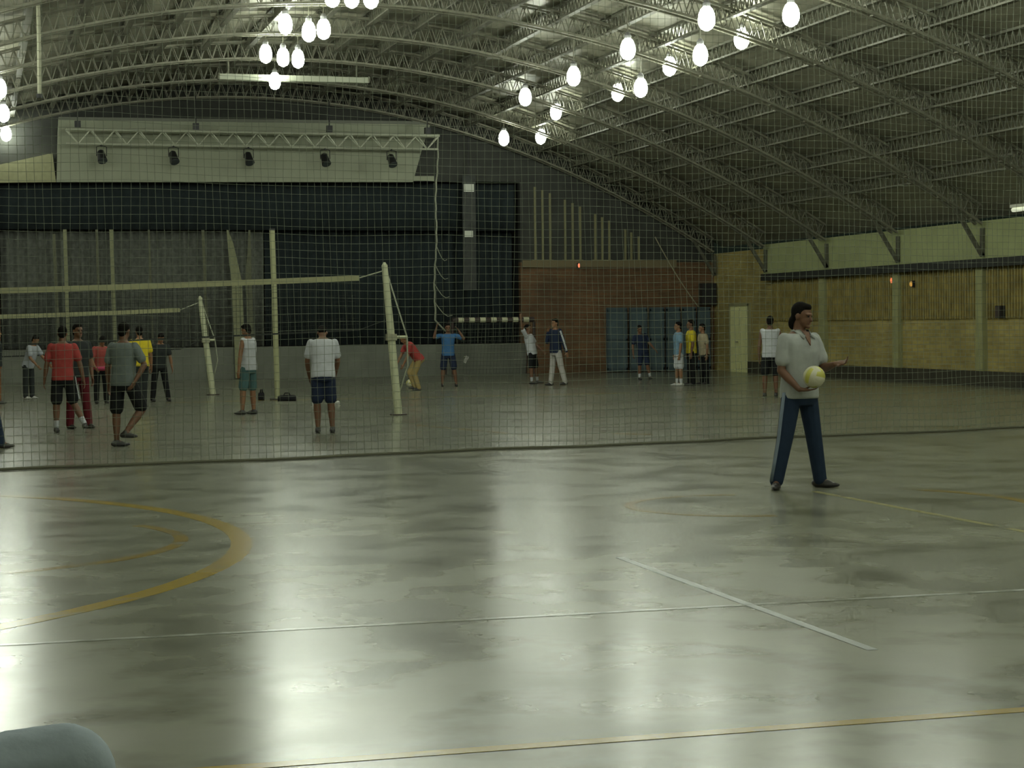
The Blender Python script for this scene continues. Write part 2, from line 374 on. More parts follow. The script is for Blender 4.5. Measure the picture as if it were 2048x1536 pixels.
volleyball(palm + RZ @ V((.085, -.03, .107+.010*h)), 'pale yellow and white volleyball balanced on the hand of the person in the polo shirt', .108, (.3, .2, .5))

person(1541, 794, 1.78, 178, 'person in white sleeveless top and black shorts, back turned before the right wall', white, black, sleeve='none', hands=(None, None),
    legs=(((.05, -.03, -1), (.02, 0, -1)), ((-.06, .02, -1), (-.02, -.02, -1))), details=False, skinm=skin_d)
person(648, 866, 1.74, 182, 'person in white T-shirt and long navy shorts, from behind, head bowed', white, navy, bow=62, lean=8,
    arms=(((.16, -.10, -1), (-.15, -.55, -.8)), ((-.20, -.05, -1), (.10, -.45, -.9))), legs=(((.05, 0, -1), (.05, 0, -1)), ((-.02, 0, -1), (.02, 0, -1))), details=False, skinm=skin_d, wide=1.05)
person(498, 829, 1.72, -125, 'person in a white sleeveless top and grey green shorts beside the far net post', white, teal, sleeve='none', bow=15,
    arms=(((-.2, -.15, -1), (-.35, -.2, -1)), ((-.15, .18, -1), (-.12, .15, -1))), legs=(((.05, -.03, -1), (.05, -.03, -1)), ((-.12, .05, -1), (-.05, 0, -1))), details=False)
person(250, 893, 1.74, 148, 'person in grey T-shirt and black shorts walking, hand on hip', grey, black, bow=10,
    arms=(((.42, .10, -.9), (-.45, .25, -.75)), ((-.22, -.1, -1), (.02, -.3, -1))),
    legs=(((.40, -.1, -.95), (-.62, .30, -.85)), ((-.08, .08, -1), (.0, .0, -1))), details=False, skinm=skin_d, toes=((.7, .4), (.7, -.2)))
person(283, 812, 1.70, -165, 'person in a yellow t-shirt half hidden behind the walker in the grey t-shirt', yellow, dark, low='trousers', lean=8, details=False)
p7 = person(128, 865, 1.70, 172, 'person in red T-shirt and black striped shorts striding away', red, black, bow=14,
    arms=(((.30, .05, -1), (.22, -.05, -1)), ((-.25, .0, -1), (-.15, -.2, -1))),
    legs=(((.16, -.10, -1), (.42, .22, -.85)), ((-.05, .05, -1), (-.02, .0, -1))), socks=white, details=False, skinm=skin_d)
c = MB(); j = p7['J'][0]; o = -p7['lf']*1.0
for f0, f1 in ((.0, .45), (.45, .86)):
    c.bar(j['h']+(j['k']-j['h'])*f0+o*.062*p7['h'], j['h']+(j['k']-j['h'])*f1+o*.060*p7['h'], .04, .012, up=o)
c.build('side_stripe', white, p7['lower'])['label'] = 'white side stripe'
person(158, 857, 1.74, 30, 'person in a black shirt and dark red track trousers behind the walker in red', dark, dkred, low='trousers', skinm=skin_d,
    legs=(((-.10, .05, -1), (-.06, .0, -1)), ((.10, -.05, -1), (.10, -.05, -1))))
person(320, 803, 1.56, 20, 'person in a charcoal shirt and black trousers standing left of the far net post', dark, black, low='trousers', bow=25, lean=8,
    arms=(((-.25, .1, -1), (-.1, .2, -1)), ((.25, .1, -1), (.15, .1, -1))), legs=(((-.12, 0, -1), (-.10, 0, -1)), ((.14, 0, -1), (.16, 0, -1))))
p10 = person(203, 807, 1.52, 15, 'person in a rose red shirt with a bright pink waistband between two walkers', cloth('rose', (.36, .08, .07)), black, low='trousers', bow=30, lean=12,
    arms=(((-.3, .15, -1), (.3, .4, -.6)), ((.3, .15, -1), (-.2, .4, -.7))))
c = MB(); n = 16
vs = [p10['tp'](z, (.108+.008)*math.cos(2*PI*k/n), (.084+.008)*math.sin(2*PI*k/n)) for z in (.50, .555) for k in range(n)]
c.add(vs, [(k, (k+1) % n, n+(k+1) % n, n+k) for k in range(n)]+[tuple(range(n)), tuple(range(n, 2*n))]); c.build('waistband', pink, p10['root'], True)['label'] = 'bright pink waistband'
person(58, 798, 1.55, 55, 'person in a pale shirt and dark trousers with white shoes at the far left', cloth('pale_blue', (.36, .38, .42)), dark, low='trousers', lean=18, bow=20, shoes=WS,
    arms=(((.1, .2, -1), (.6, .2, -.7)), ((.4, .1, -.8), (.5, .2, -.6))))
person(-33, 896, 1.75, 100, 'person in dark navy trousers cut off by the left edge, one shoe forward', navy, navyt, low='trousers',
    legs=(((.34, .1, -1), (.20, .1, -1)), ((-.2, -.1, -1), (-.3, -.1, -1))), details=False, shoes=(.02, .02, .025))
person(-6, 808, 1.70, 90, 'person in brown trousers cut off by the left edge near the stage', dark, brown, low='trousers', details=False)
person(838, 781, 1.62, -70, 'person in red shirt and khaki trousers crouching by the near net post', red, khaki, low='trousers', lean=38, bow=20,
    legs=(((-.55, .1, -.9), (.35, 0, -1)), ((-.35, -.1, -.9), (.30, 0, -1))), arms=(((-.4, .2, -1), (-.5, .2, -1)), ((-.2, -.1, -1), (-.5, 0, -1))))
person(897, 773, 1.70, 5, 'person in a blue t-shirt and navy shorts raising both hands before the goal', blue, navy, skinm=skin_d,
    arms=(((-.35, .4, -.1), (.25, .1, 1)), ((.75, .4, -.3), (-.55, .1, .9))), legs=(((-.12, 0, -1), (-.06, 0, -1)), ((.16, 0, -1), (.14, -.1, -1))))
person(1065, 768, 1.66, 70, 'person in a white t-shirt and black shorts throwing beside the goal', white, black, lean=12, ldir=(-.6, 0), skinm=skin_d, socks=white,
    arms=(((-.25, .3, .5), (-.1, .1, 1)), ((.45, .1, -.8), (.5, .1, -.5))), legs=(((-.02, .1, -1), (.05, 0, -1)), ((.16, -.05, -1), (.12, -.2, -1))))
p17 = person(1112, 771, 1.80, -55, 'person in a navy striped jacket and pale grey trousers standing by the brick wall', navy, ltgrey, sleeve='long', low='trousers',
    arms=(((-.25, -.1, -.6), (.1, .2, .9)), ((.34, .12, -1), (.30, .10, -1))), legs=(((-.08, -.05, -1), (-.12, 0, -1)), ((.20, .05, -1), (.26, 0, -1))))
j = p17['J'][1]; c = MB(); o = V((.25, -.9, .15)).normalized()
c.bar(j['s']+o*.041*1.8, j['e']+o*.036*1.8, .045, .012, up=o); c.bar(j['e']+o*.036*1.8, j['e']+(j['w']-j['e'])*.9+o*.028*1.8, .045, .012, up=o)
c.build('sleeve_stripe', white, p17['shirt'])['label'] = 'white sleeve stripe'
person(1286, 760, 1.60, 25, 'person in a navy shirt with one arm out before the blue panels', navy, navy, lean=10, ldir=(-.5, 0), bow=10, socks=white, skinm=skin_d,
    arms=(((-.2, .1, -1), (.05, .3, -1)), ((.45, .1, -.9), (.6, .1, -.7))), legs=(((-.05, .1, -1), (.0, 0, -1)), ((.12, .2, -.9), (.22, -.1, -1))))
person(1358, 772, 1.68, -75, 'person in light blue shirt and white shorts, leftmost of three by corner', ltblue, white, socks=white, shoes=WS)
person(1383, 771, 1.73, -80, 'person in yellow T-shirt and black trousers, middle of three by corner', yellow, black, low='trousers', skinm=skin_d)
person(1409, 769, 1.62, -65, 'person in beige shirt and black trousers, right end of three by corner', beige, black, low='trousers', lean=5)

# spectator seated on the step beside the camera: only the bent knee reaches into the picture
kp = atD(150, 1552, 2.9)
rzk = -yaw; hh = 1.78
th = V((.82, .50, .07)).normalized()
kl = kp - M.Rotation(rzk, 3, 'Z') @ (th*.245*hh + V((-.03, -.09, 0)))
kroot = V((kl.x, kl.y, kl.z-.52*hh))
ks = person(0, 0, hh, 58, 'seated person in blue grey trousers, knee in the bottom left corner', grey, jeans, low='trousers', loc=kroot, rz=rzk, drop=False, voxel=.012,
    legs=(((.82, -.50, .07), (.08, -.06, -1)), ((.55, -.62, -.22), (-.55, -.1, -1))), arms=(((-.35, 0, -1), (.1, -.3, .6)), ((-.3, -.2, -1), (.0, -.5, .5))), wide=1.05)
kneeY = kp.y
foot_z = kroot.z + min(ks['J'][0]['a'].z, ks['J'][1]['a'].z) - .043*hh
seat_z = kroot.z + .455*hh

# ------------------------------------------------------------------ hall shell
XL, XR, YB, YF = -7.8, 24.4, 60.65, -4.0
zb = lambda X: 8.9 - .0194*(X-8.3)**2          # underside of the arched trusses
zr = lambda X: zb(X) + .62                      # roof sheets
st = lambda n, mb, m, parent=None, **k: tag(mb.build(n, m, parent), kind=None if parent else 'structure')
fm = floor_mat()
flo = st('floor', MB().bb((XL-.3, YF-.3, -.25), (XR+.3, YB+.3, 0)), fm)
NX = 48; xs = [XL-.4 + (XR-XL+.8)*i/NX for i in range(NX+1)]
c = MB()
for a, b in zip(xs, xs[1:]):
    c.prism([(a, YF-.3, zr(a)), (b, YF-.3, zr(b)), (b, YF-.3, zr(b)+.12), (a, YF-.3, zr(a)+.12)], (0, YB-YF+.6, 0))
ceil_m = mat('roof_sheet', (.35, .34, .25), .42, .25, noise=.25, nscale=1.2, bump=.35, stretch=(6, .25, 1))
ce = st('ceiling', c, ceil_m)
steel = mat('truss_steel', (.21, .205, .15), .5, .2, noise=.2, nscale=3)
pur_m = mat('purlin_steel', (.15, .148, .105), .5, .2, noise=.2, nscale=3)
k = 0
for i in range(-13, 14):
    X = 8.3 + 1.2*i + .1
    if not (XL+.4 < X < XR-.4): continue
    c = MB(); z = zr(X)
    c.box((X, 37.5, z-.03), (.14, 46, .05)); c.box((X, 37.5, z-.34), (.14, 46, .04))
    for q in range(190):
        y0 = 15+.24*q
        c.bar((X, y0, z-.33), (X, y0+.12, z-.04), .02); c.bar((X, y0+.12, z-.04), (X, y0+.24, z-.33), .02)
    c.build('purlin', pur_m, ce)

brick_r = brick_mat('yellow_brick', (.44, .355, .11), (.33, .26, .075), (.36, .32, .16), 1, 'YZ')
brick_b = brick_mat('red_brick', (.185, .095, .042), (.135, .07, .032), (.15, .11, .06), 1, 'XZ')
plaster = mat('grey_plaster', (.32, .33, .26), .8, noise=.2, nscale=2)
# right wall and what belongs to it
wr = st('wall_right', MB().bb((XR, YF, 0), (XR+.3, YB+.3, 4.0)), brick_r)
MB().bb((XR-.10, YF+.1, 3.17), (XR, 56.2, 4.12)).build('frieze', mat('cream_frieze', (.33, .36, .17), .8, noise=.12, nscale=1.5), wr)
MB().bb((XR-.28, YF+.1, 2.96), (XR, 56.0, 3.17)).build('dark_beam', mat('dark_beam', (.02, .022, .018), .7), wr)
gr = MB()
for i, (a, b) in enumerate(((51.98, 55.7), (47.30, 51.6), (42.8, 46.9), (38.3, 42.4), (33.8, 37.9), (29.3, 33.4))):
    n = int((b-a)/.13)
    g = MB(); g.bb((XR-.03, a, 1.68), (XR, b, 2.96))
    for q in range(n): y = a+(q+.5)*(b-a)/n; g.bb((XR-.07, y-.03, 1.68), (XR-.03, y+.03, 2.96))
    g.build('slatted_panel', mat('brown_slats', (.30, .24, .075), .75, noise=.35, nscale=3), wr)
for y in (51.8, 47.1, 42.6, 38.1, 33.6):
    MB().bb((XR-.14, y-.17, 0), (XR, y+.17, 2.96)).build('pilaster', mat('pilaster_concrete', (.31, .31, .14), .8, noise=.15, nscale=3), wr)
st('baseboard_right', MB().bb((XR-.16, YF+.1, .002), (XR-.001, 57.4, .36)), mat('dark_plinth', (.045, .042, .025), .7, noise=.3, nscale=2))
st('wall_left', MB().bb((XL-.3, YF, 0), (XL, YB+.3, 4.0)), brick_r)
c = MB(); c.bb((XL-.3, YF-.3, 0), (XR+.3, YF, 9.6)); st('wall_front', c, plaster)
# back wall: brick below, dark boarded gable above, with the stage opening cut out
SX0, SX1, SZ0, SZ1 = .75, 17.5, 1.03, 6.38
gab = mat('dark_gable', (.045, .048, .04), .8, noise=.3, nscale=1.5)
c = MB()
c.bb((SX1, YB, 0), (XR, YB+.25, 3.72), 0); c.bb((XL, YB, 0), (SX0, YB+.25, 3.72), 0)
def gable(x0, x1, z0):
    n = max(1, int((x1-x0)/.8))
    for i in range(n):
        a, b = x0+(x1-x0)*i/n, x0+(x1-x0)*(i+1)/n
        c.prism([(a, YB, z0), (b, YB, z0), (b, YB, max(zr(b), z0+.01)), (a, YB, max(zr(a), z0+.01))], (0, .25, 0), 1)
gable(SX1, XR, 3.72); gable(XL, SX0, 3.72); gable(SX0, SX1, SZ1)
wb = st('wall_back', c, [brick_b, gab])
MB().bb((17.55, YB-.10, 3.55), (23.0, YB, 3.78)).build('coping', mat('coping_stone', (.19, .155, .085), .8), wb)
# light slots between the boards of the gable
slot = mat('window_slot', (.21, .20, .10), .6)
for gi, grp in enumerate(((1070, 1085, 1100), (1130, 1145, 1160), (1190, 1204, 1218), (1250, 1262, 1277))):
    c = MB()
    for p in grp:
        x = atY(p, 480, YB).x; c.bb((x-.035, YB-.05, 3.78), (x+.035, YB-.002, zb(x)-.85))
    c.bb((atY(grp[0], 480, YB).x-.1, YB-.03, 3.76), (atY(grp[2], 480, YB).x+.1, YB-.001, 3.80))
    st('window_%d' % (gi+1), c, slot)
# door in the right wall
c = MB(); c.bb((XR-.06, 57.55, .0), (XR-.002, 59.05, 2.18))
d = st('door_1', c, mat('cream_door', (.80, .80, .40), .6, noise=.06, nscale=4))
c = MB(); c.bb((XR-.09, 57.46, 0), (XR-.001, 57.55, 2.27)); c.bb((XR-.09, 59.05, 0), (XR-.001, 59.14, 2.27)); c.bb((XR-.09, 57.46, 2.18), (XR-.001, 59.14, 2.27)); c.build('door_frame', mat('door_frame', (.30, .29, .15), .6), d)
c = MB(); c.bar((XR-.07, 58.28, 0.05), (XR-.07, 58.28, 2.13), .02); c.build('door_seam', mat('seam', (.5, .5, .25), .6), d)
c = MB(); c.tube([(XR-.07, 58.40, 1.0), (XR-.12, 58.40, 1.0), (XR-.12, 58.52, 1.0)], .015); c.build('door_handle', steel, d)
# seating steps (below the picture) that carry camera and spectator
c = MB(); c.bb((XL+.3, -1.0, 0), (8, kneeY+.52, foot_z-.002)); st('trim_1', c, plaster)
c = MB(); c.bb((XL+.3, -1.0, foot_z-.002), (8, kneeY-.17, seat_z)); st('trim_2', c, plaster)

# painted court markings on the floor
def line_mat(n, c, wear):
    m = bpy.data.materials.new(n); m.use_nodes = True; nt = m.node_tree; b = nt.nodes['Principled BSDF']; b.inputs['Roughness'].default_value = .23; b.inputs['Specular IOR Level'].default_value = .5
    tc = nt.nodes.new('ShaderNodeTexCoord'); no = nt.nodes.new('ShaderNodeTexNoise'); no.inputs['Scale'].default_value = 2.2; no.inputs['Detail'].default_value = 7
    nt.links.new(tc.outputs['Object'], no.inputs['Vector'])
    cr = nt.nodes.new('ShaderNodeValToRGB'); e = cr.color_ramp.elements; e[0].position = wear-.08; e[0].color = (.22, .228, .175, 1); e[1].position = wear+.08; e[1].color = (*c, 1)
    nt.links.new(no.outputs['Fac'], cr.inputs['Fac']); nt.links.new(cr.outputs['Color'], b.inputs['Base Color']); return m
yl = line_mat('yellow_paint', (.36, .25, .015), .36); wl = line_mat('white_paint', (.46, .48, .44), .48); pl = line_mat('pale_yellow_paint', (.36, .34, .16), .42); ol = line_mat('ochre_paint', (.27, .18, .02), .42)
T = .0015
def seg(a, b, w, m, lab):
    c = MB(); c.bar((*a, T/2+.0005), (*b, T/2+.0005), w, T); c.build('painted_line', m, flo)['label'] = lab
def arc(cx, cy, r, w, a0, a1, m, lab, n=96):
    c = MB(); k = max(6, int(n*abs(a1-a0)/360)); vs = []
    for i in range(k+1):
        a = math.radians(a0+(a1-a0)*i/k)
        for q, z in ((r-w/2, .0005), (r+w/2, .0005), (r+w/2, T), (r-w/2, T)): vs.append((cx+q*math.cos(a), cy+q*math.sin(a), z))
    fs = [(4*i+q, 4*i+(q+1) % 4, 4*i+4+(q+1) % 4, 4*i+4+q) for i in range(k) for q in range(4)] + [(0, 1, 2, 3), (4*k+3, 4*k+2, 4*k+1, 4*k)]
    c.add(vs, fs); c.build('painted_line', m, flo)['label'] = lab
seg((-7, 7.07), (24, 7.07), .085, yl, 'yellow line across the foreground'); seg((-7, 10.22), (24, 10.22), .06, wl, 'thin worn white cross line')
seg((4.34, 12.6), (4.30, 8.6), .06, mat('white_line', (.36, .39, .38), .3, noise=.15, nscale=3), 'short white lengthwise line'); seg((7.81, 16.85), (7.83, 9), .075, pl, 'pale lengthwise line from the ball holder')
arc(-4.07, 15.23, 6.05, .16, -75, 48, yl, 'large yellow arc'); arc(-.39, 15.1, 1.92, .11, -85, 30, ol, 'small inner ochre arc')
arc(6.62, 15.87, 1.0, .09, 70, 265, ol, 'small brownish arc at the centre right'); arc(7.25, 15.55, 1.9, .12, -42, 40, ol, 'worn yellow arc behind the ball holder')
seg((4.0, 42.4), (24, 42.4), .09, yl, 'far yellow cross line'); seg((7.0, 30.6), (7.75, 27.7), .08, ol, 'faint ochre mark'); seg((9.2, 26.9), (9.6, 26.4), .12, ol, 'ochre patch')
seg((9.5, 15.5), (13, 16.0), .07, pl, 'pale line at the right')

# ------------------------------------------------------------------ roof trusses and lamps
TY = [60.2] + [55.9-4.5*k for k in range(13)]
ordn = ['against the stage wall', 'next in front of the stage wall', 'third out from the stage wall', 'fourth out from the stage wall', 'fifth out from the stage wall', 'sixth out from the stage wall', 'seventh out from the stage wall', 'eighth out from the stage wall', 'ninth out from the stage wall', 'tenth out from the stage wall', 'above the near half of the floor', 'above the painted arcs', 'above the first floor line', 'nearest to the seating step']
def arch(y, lab):
    root = empty('arched_truss', (8.3, y, 0), lab, 'roof truss', 'arched roof trusses')
    n = 46; xs = [XL+.25 + (XR-XL-.5)*i/n for i in range(n+1)]; R = lambda x, z, yy=0: (x-8.3, yy, z)
    for nm, dz in (('lower_chord', 0.02), ('upper_chord', .46)):
        c = MB()
        for yy in (-.14, .14):
            for a, b in zip(xs, xs[1:]): c.bar(R(a, zb(a)+dz, yy), R(b, zb(b)+dz, yy), .09, .05)
        c.build(nm, steel, root)
    c = MB(); x = xs[0]; L = xs[-1]; step = .15; k = 0
    while x+step < L:
        z0, z1 = zb(x)+.02, zb(x+step)+.46
        if k % 2: z0, z1 = zb(x)+.46, zb(x+step)+.02
        for yy in (-.14, .14): c.bar(R(x, z0, yy), R(x+step, z1, yy), .024, .018)
        if k % 6 == 0: c.bar(R(x, zb(x)+.02, -.14), R(x, zb(x)+.02, .14), .03)
        x += step; k += 1
    c.build('lattice', steel, root)
    for sx, X in ((1, XR), (-1, XL)):      # knee bracket against the side wall
        p, q = X-sx*.12, X-sx*.9; c = MB()
        c.bar(R(p-sx*.03, 3.24), R(q, zb(q)), .09); c.bar(R(p-sx*.03, 3.24), R(p-sx*.03, zb(p)), .09)
        c.build('wall_bracket', mat('bracket_dark', (.10, .10, .07), .6), root)
for i, y in enumerate(TY): arch(y, 'grey lattice steel arch carrying the roof, ' + ordn[i])

bulb_m = mat('lamp_glow', (.93, 1.0, .84), .4, emit=48)
def lamp(X, Y, z, lab, grp='bare bulbs hung under the roof'):
    root = empty('hanging_lamp', (X, Y, z), lab, 'lamp', grp)
    b = MB(); pr = [(.23, .07), (.19, .11), (.10, .15), (0, .165), (-.10, .155), (-.18, .11), (-.225, .03)]
    b.tube([(0, 0, p[0]) for p in pr], [p[1] for p in pr], 10); b.build('bulb', bulb_m, root, True)
    s = MB(); s.tube([(0, 0, .23), (0, 0, .30), (0, 0, .36)], [.075, .075, .04], 10); s.build('socket', mat('socket', (.2, .2, .2), .5), root)
    top = zb(X)+.02-z
    if top > .4: MB().tube([(0, 0, .35), (0, 0, top)], .012, 6).build('rod', steel, root)
LP = [(1057,192,46.9),(1155,150,42.4),(1265,95,37.9),(1425,33,33.4),(1013,275,55.9),(1118,222,51.4),(1243,183,46.9),(1348,130,42.4),(1494,74,37.9),(1087,272,55.9),(1290,173,42.4),(1411,107,37.9),(1595,25,33.4),
      (553,160,51.4),(535,105,46.9),(570,112,46.9),(600,115,46.9),(575,45,42.4),(622,60,42.4),(652,55,42.4),(12,268,60.2),(7,225,51.4),(0,175,46.9)]
names = ['upper left of the right bank', 'second up the left side of the right bank', 'third up the left side of the right bank', 'high in the right bank', 'lowest left of the right bank', 'second lowest of the right bank, above a floor streak',
  'lower middle of the right bank', 'middle of the right bank', 'upper middle of the right bank', 'lowest right of the right bank', 'lower right edge of the right bank', 'right edge of the right bank', 'highest and rightmost of the right bank',
  'alone beside the hanging beam', 'left one of the row of three above the beam', 'middle one of the row of three above the beam', 'right one of the row of three above the beam', 'left one of the upper row over the beam', 'middle one of the upper row over the beam', 'right one of the upper row over the beam',
  'lowest at the left edge', 'second lowest at the left edge', 'third up at the left edge']
for (x, y, Y), n in zip(LP, names):
    p = atY(x, y, Y); lamp(p.x, p.y + (.3 if Y < 60 else 0), p.z, 'glowing bulb under the roof, ' + n)
OUT = 'glowing white bulb hung under the roof beyond the edge of the picture'
for Y in (37.9, 33.4, 28.9, 24.4, 19.9, 15.4, 10.9, 6.4, 1.9):       # the same banks carried on towards the camera
    rows = [(7.1, 8.35), (7.5, 8.35), (7.9, 8.35)] + ([(13.5, 7.45), (15.2, 7.5), (16.1, 7.45)] if Y < 33 else []) + ([(1.2, 7.6)] if Y < 30 else []) + [(-.6, 7.1)]
    for X, z in rows: lamp(X, Y+.3, min(z, zb(X)-.35), OUT, 'bulbs beyond the edge of the picture')
for Y in (46.9, 42.4, 37.9, 33.4): lamp(.1, Y+.3, 7.1, OUT, 'bulbs beyond the edge of the picture')
for Y in (55.9, 46.9, 42.4): lamp(-.6, Y+.3, 7.05, OUT, 'bulbs beyond the edge of the picture')

# ------------------------------------------------------------------ stage
S = empty('stage', (9.1, YB, 0), 'raised stage with grey front wall filling the left of the far wall', 'stage')
Sl = lambda x, y, z: (x-9.1, y-YB, z)
MB().bb(Sl(SX0-.2, YB-.06, .0), Sl(SX1+.15, YB+.30, 1.02)).build('front_wall', mat('stage_front', (.19, .20, .165), .8, noise=.2, nscale=1.2), S)
MB().bb(Sl(SX0-.2, YB+.26, .98), Sl(SX1+.1, 67.5, 1.02)).build('stage_floor', mat('stage_boards', (.09, .08, .06), .6, noise=.2, nscale=3), S)
S0 = S.location; c = MB(); bk = mat('stage_black', (.012, .013, .013), .9)
c.bb((SX0-.3, 67.4, 1.0), (SX1+.3, 67.6, 6.9)); c.bb((SX0-.3, YB+.26, 1.0), (SX0-.1, 67.4, 6.9)); c.bb((SX1+.1, YB+.26, 1.0), (SX1+.3, 67.4, 6.9)); c.bb((SX0-.3, YB+.26, 6.8), (SX1+.3, 67.6, 7.0))
st('wall_stage', c, bk)

def curtain(name, x0, x1, z0, z1, Y, m, lab, fold=.28, amp=.07, cat='curtain'):
    n = int((x1-x0)/fold*6); b = MB(); vs = []
    for i in range(n+1):
        x = x0+(x1-x0)*i/n; y = amp*math.sin(2*PI*(x-x0)/fold + .8*math.sin(x*1.7))
        for dy in (0, .02):
            for z in (z0, z1): vs.append((x, Y+y+dy, z))
    fs = []
    for i in range(n):
        q = 4*i; r = q+4; fs += [(q, r, r+1, q+1), (q+2, q+3, r+3, r+2), (q, q+2, r+2, r), (q+1, r+1, r+3, q+3)]
    fs += [(0, 1, 3, 2), (4*n, 4*n+2, 4*n+3, 4*n+1)]
    b.add(vs, fs); return tag(b.build(name, m, None, True), lab, cat)
blk = mat('black_velvet', (.017, .026, .028), .9, noise=.2, nscale=6)
curtain('stage_valance', SX0+.0, SX1-.05, 4.78, 6.33, YB+.45, blk, 'black pleated valance across the top of the stage opening', .45, .05, 'valance')
curtain('stage_curtain', SX0+.05, 9.05, 1.04, 4.95, YB+.95, mat('grey_curtain', (.15, .16, .135), .9, noise=.3, nscale=7), 'grey green curtain hanging across the left half of the stage', .32)
curtain('stage_curtain', 9.1, SX1-.05, 1.04, 4.95, YB+.95, blk, 'black curtain hanging across the right half of the stage', .4)
# pale cloth strips in front of the stage
strip_m = mat('pale_cloth', (.28, .29, .17), .85, noise=.15, nscale=10); strip_d = mat('pale_cloth_dull', (.15, .155, .10), .85, noise=.2, nscale=10)
def strip(pts, lab, m, Y=YB-.25):      # pts: (pixel x, height, width)
    b = MB(); vs = []
    for (px, z, w) in pts:
        x = atY(px, 600, Y).x
        for dx in (-w/2, w/2):
            for dy in (0, .03): vs.append((x+dx, Y+dy+.03*math.sin(z*3), z))
    n = len(pts); fs = [(0, 1, 3, 2), (4*n-4, 4*n-2, 4*n-1, 4*n-3)]
    for i in range(n-1):
        q = 4*i; r = q+4; fs += [(q, q+2, r+2, r), (q+1, r+1, r+3, q+3), (q, r, r+1, q+1), (q+2, q+3, r+3, r+2)]
    b.add(vs, fs); return tag(b.build('cloth_strip', m), lab, 'cloth strip', 'pale cloth strips before the stage')
ln = lambda x0, x1, w, z1=4.74, z0=.03: [(x0+(x1-x0)*i/8, z1+(z0-z1)*i/8, w) for i in range(9)]
strip(ln(110, 118, .09, 4.6), 'dull narrow cloth strip hanging farthest left before the stage', strip_d)
strip(ln(132, 136, .11), 'pale narrow cloth strip hanging second from the left before the stage', strip_m)
strip(ln(196, 199, .08), 'thin dull cloth strip third from the left before the stage', strip_d)
strip(ln(225, 230, .12), 'pale cloth strip fourth from the left before the stage', strip_m)
strip(ln(300, 305, .06), 'thinnest dull cloth strip, fifth from the left before the stage', strip_d)
strip(ln(408, 416, .09), 'narrow cloth strip just left of the gap in the curtain', strip_d)
strip([(457, 4.74, .05), (463, 4.3, .18), (468, 3.7, .27), (474, 3.1, .33), (476, 2, .33), (478, 1, .33), (479, .03, .33)], 'wide pale cloth strip left of the V shaped gap', strip_m)
strip([(501, 4.74, .06), (500, 4.0, .12), (497, 3.2, .2), (500, 2.2, .2), (502, 1, .2), (503, .03, .2)], 'pale cloth strip right of the V shaped gap', strip_d)
p = gnd(555, 800); b = MB(); tz = atY(545, 460, p.y).z
root = empty('tall_pole', p, 'tall pale pole standing on the floor before the stage curtain', 'pole')
b = MB(); b.tube([(0, 0, .02), (-.03, 0, tz*.5), (-.07, 0, tz)], .062, 12); b.build('shaft', mat('pole_paint', (.36, .37, .21), .6), root)
b = MB(); b.tube([(0, 0, .002), (0, 0, .035)], .17, 18); b.build('base_plate', mat('dark_iron', (.05, .05, .05), .5), root)
MB().tube([(-.07, 0, tz-.01), (-.07, 0, tz+.03)], .066, 12).build('end_cap', mat('dark_iron', (.05, .05, .05), .5), root)
# fascia over the stage
fas = mat('fascia_panel', (.36, .38, .28), .8, noise=.1, nscale=1.2)
Yf = YB-.30
P = lambda x, y, Y=Yf: atY(x, y, Y)
root = empty('stage_fascia', (P(480, 300).x, Yf, 6.4), 'wide pale grey panel above the stage opening, behind the lighting truss', 'fascia panel')
LF = lambda p: local(root, p)
MB().prism([LF(P(117, 236)), LF(P(862, 245)), LF(P(846, 292)), LF(P(826, 364)), LF(P(113, 364))], (0, .26, 0)).build('panel', fas, root)
MB().prism([LF(P(117, 234)), LF(P(862, 243)), LF(P(862, 249)), LF(P(117, 240))], (0, -.05, 0)).build('top_rail', mat('rail_dull', (.2, .21, .17), .7), root)
MB().prism([LF(P(826, 352)), LF(P(868, 352)), LF(P(868, 362)), LF(P(826, 362))], (0, .1, 0)).build('end_ledge', fas, root)
c = MB(); c.prism([P(-60, 342), P(105, 306), P(112, 364), P(-60, 366)], (0, .24, 0)); tag(c.build('side_panel', mat('cream_panel', (.38, .38, .22), .8, noise=.1)), 'cream sloped panel left of the stage fascia', 'wall panel')
# lighting truss with five spotlights
Yt = YB-1.1
a = P(132, 264, Yt); b_ = P(876, 268, Yt); zt = (a.z+b_.z)/2; lo = zt-.42
root = empty('lighting_truss', ((a.x+b_.x)/2, Yt, lo), 'horizontal zigzag lighting truss hung before the stage fascia', 'lighting truss')
alu = mat('aluminium', (.55, .57, .45), .4, .3); hw = (b_.x-a.x)/2
for nm, y, z in (('upper_chord', -.2, .42), ('upper_chord', .2, .42), ('lower_chord', 0, 0)):
    MB().tube([(-hw, y, z), (hw, y, z)], .045 if z else .035, 8).build(nm, alu, root)
c = MB(); n = 32
for i in range(n):
    x0 = -hw+2*hw*i/n; x1 = -hw+2*hw*(i+1)/n; za, zc = (0, .42) if i % 2 else (.42, 0)
    for y in (-.2, .2): c.bar((x0, y if za else 0, za), (x1, y if zc else 0, zc), .03)
    c.bar((x0, -.2, .42), (x0, .2, .42), .02)
c.build('lattice', alu, root)
dk = mat('spot_black', (.015, .015, .016), .5)
for x in (-hw+.35, -1.9, 2.3, hw-.35):
    zt_ = zb(root.location.x+x)-lo
    c = MB(); c.tube([(x, 0, .42), (x, 0, min(zt_, 2.2))], .02, 6); c.box((x, 0, .55), (.18, .16, .28)); c.build('hoist', dk, root)
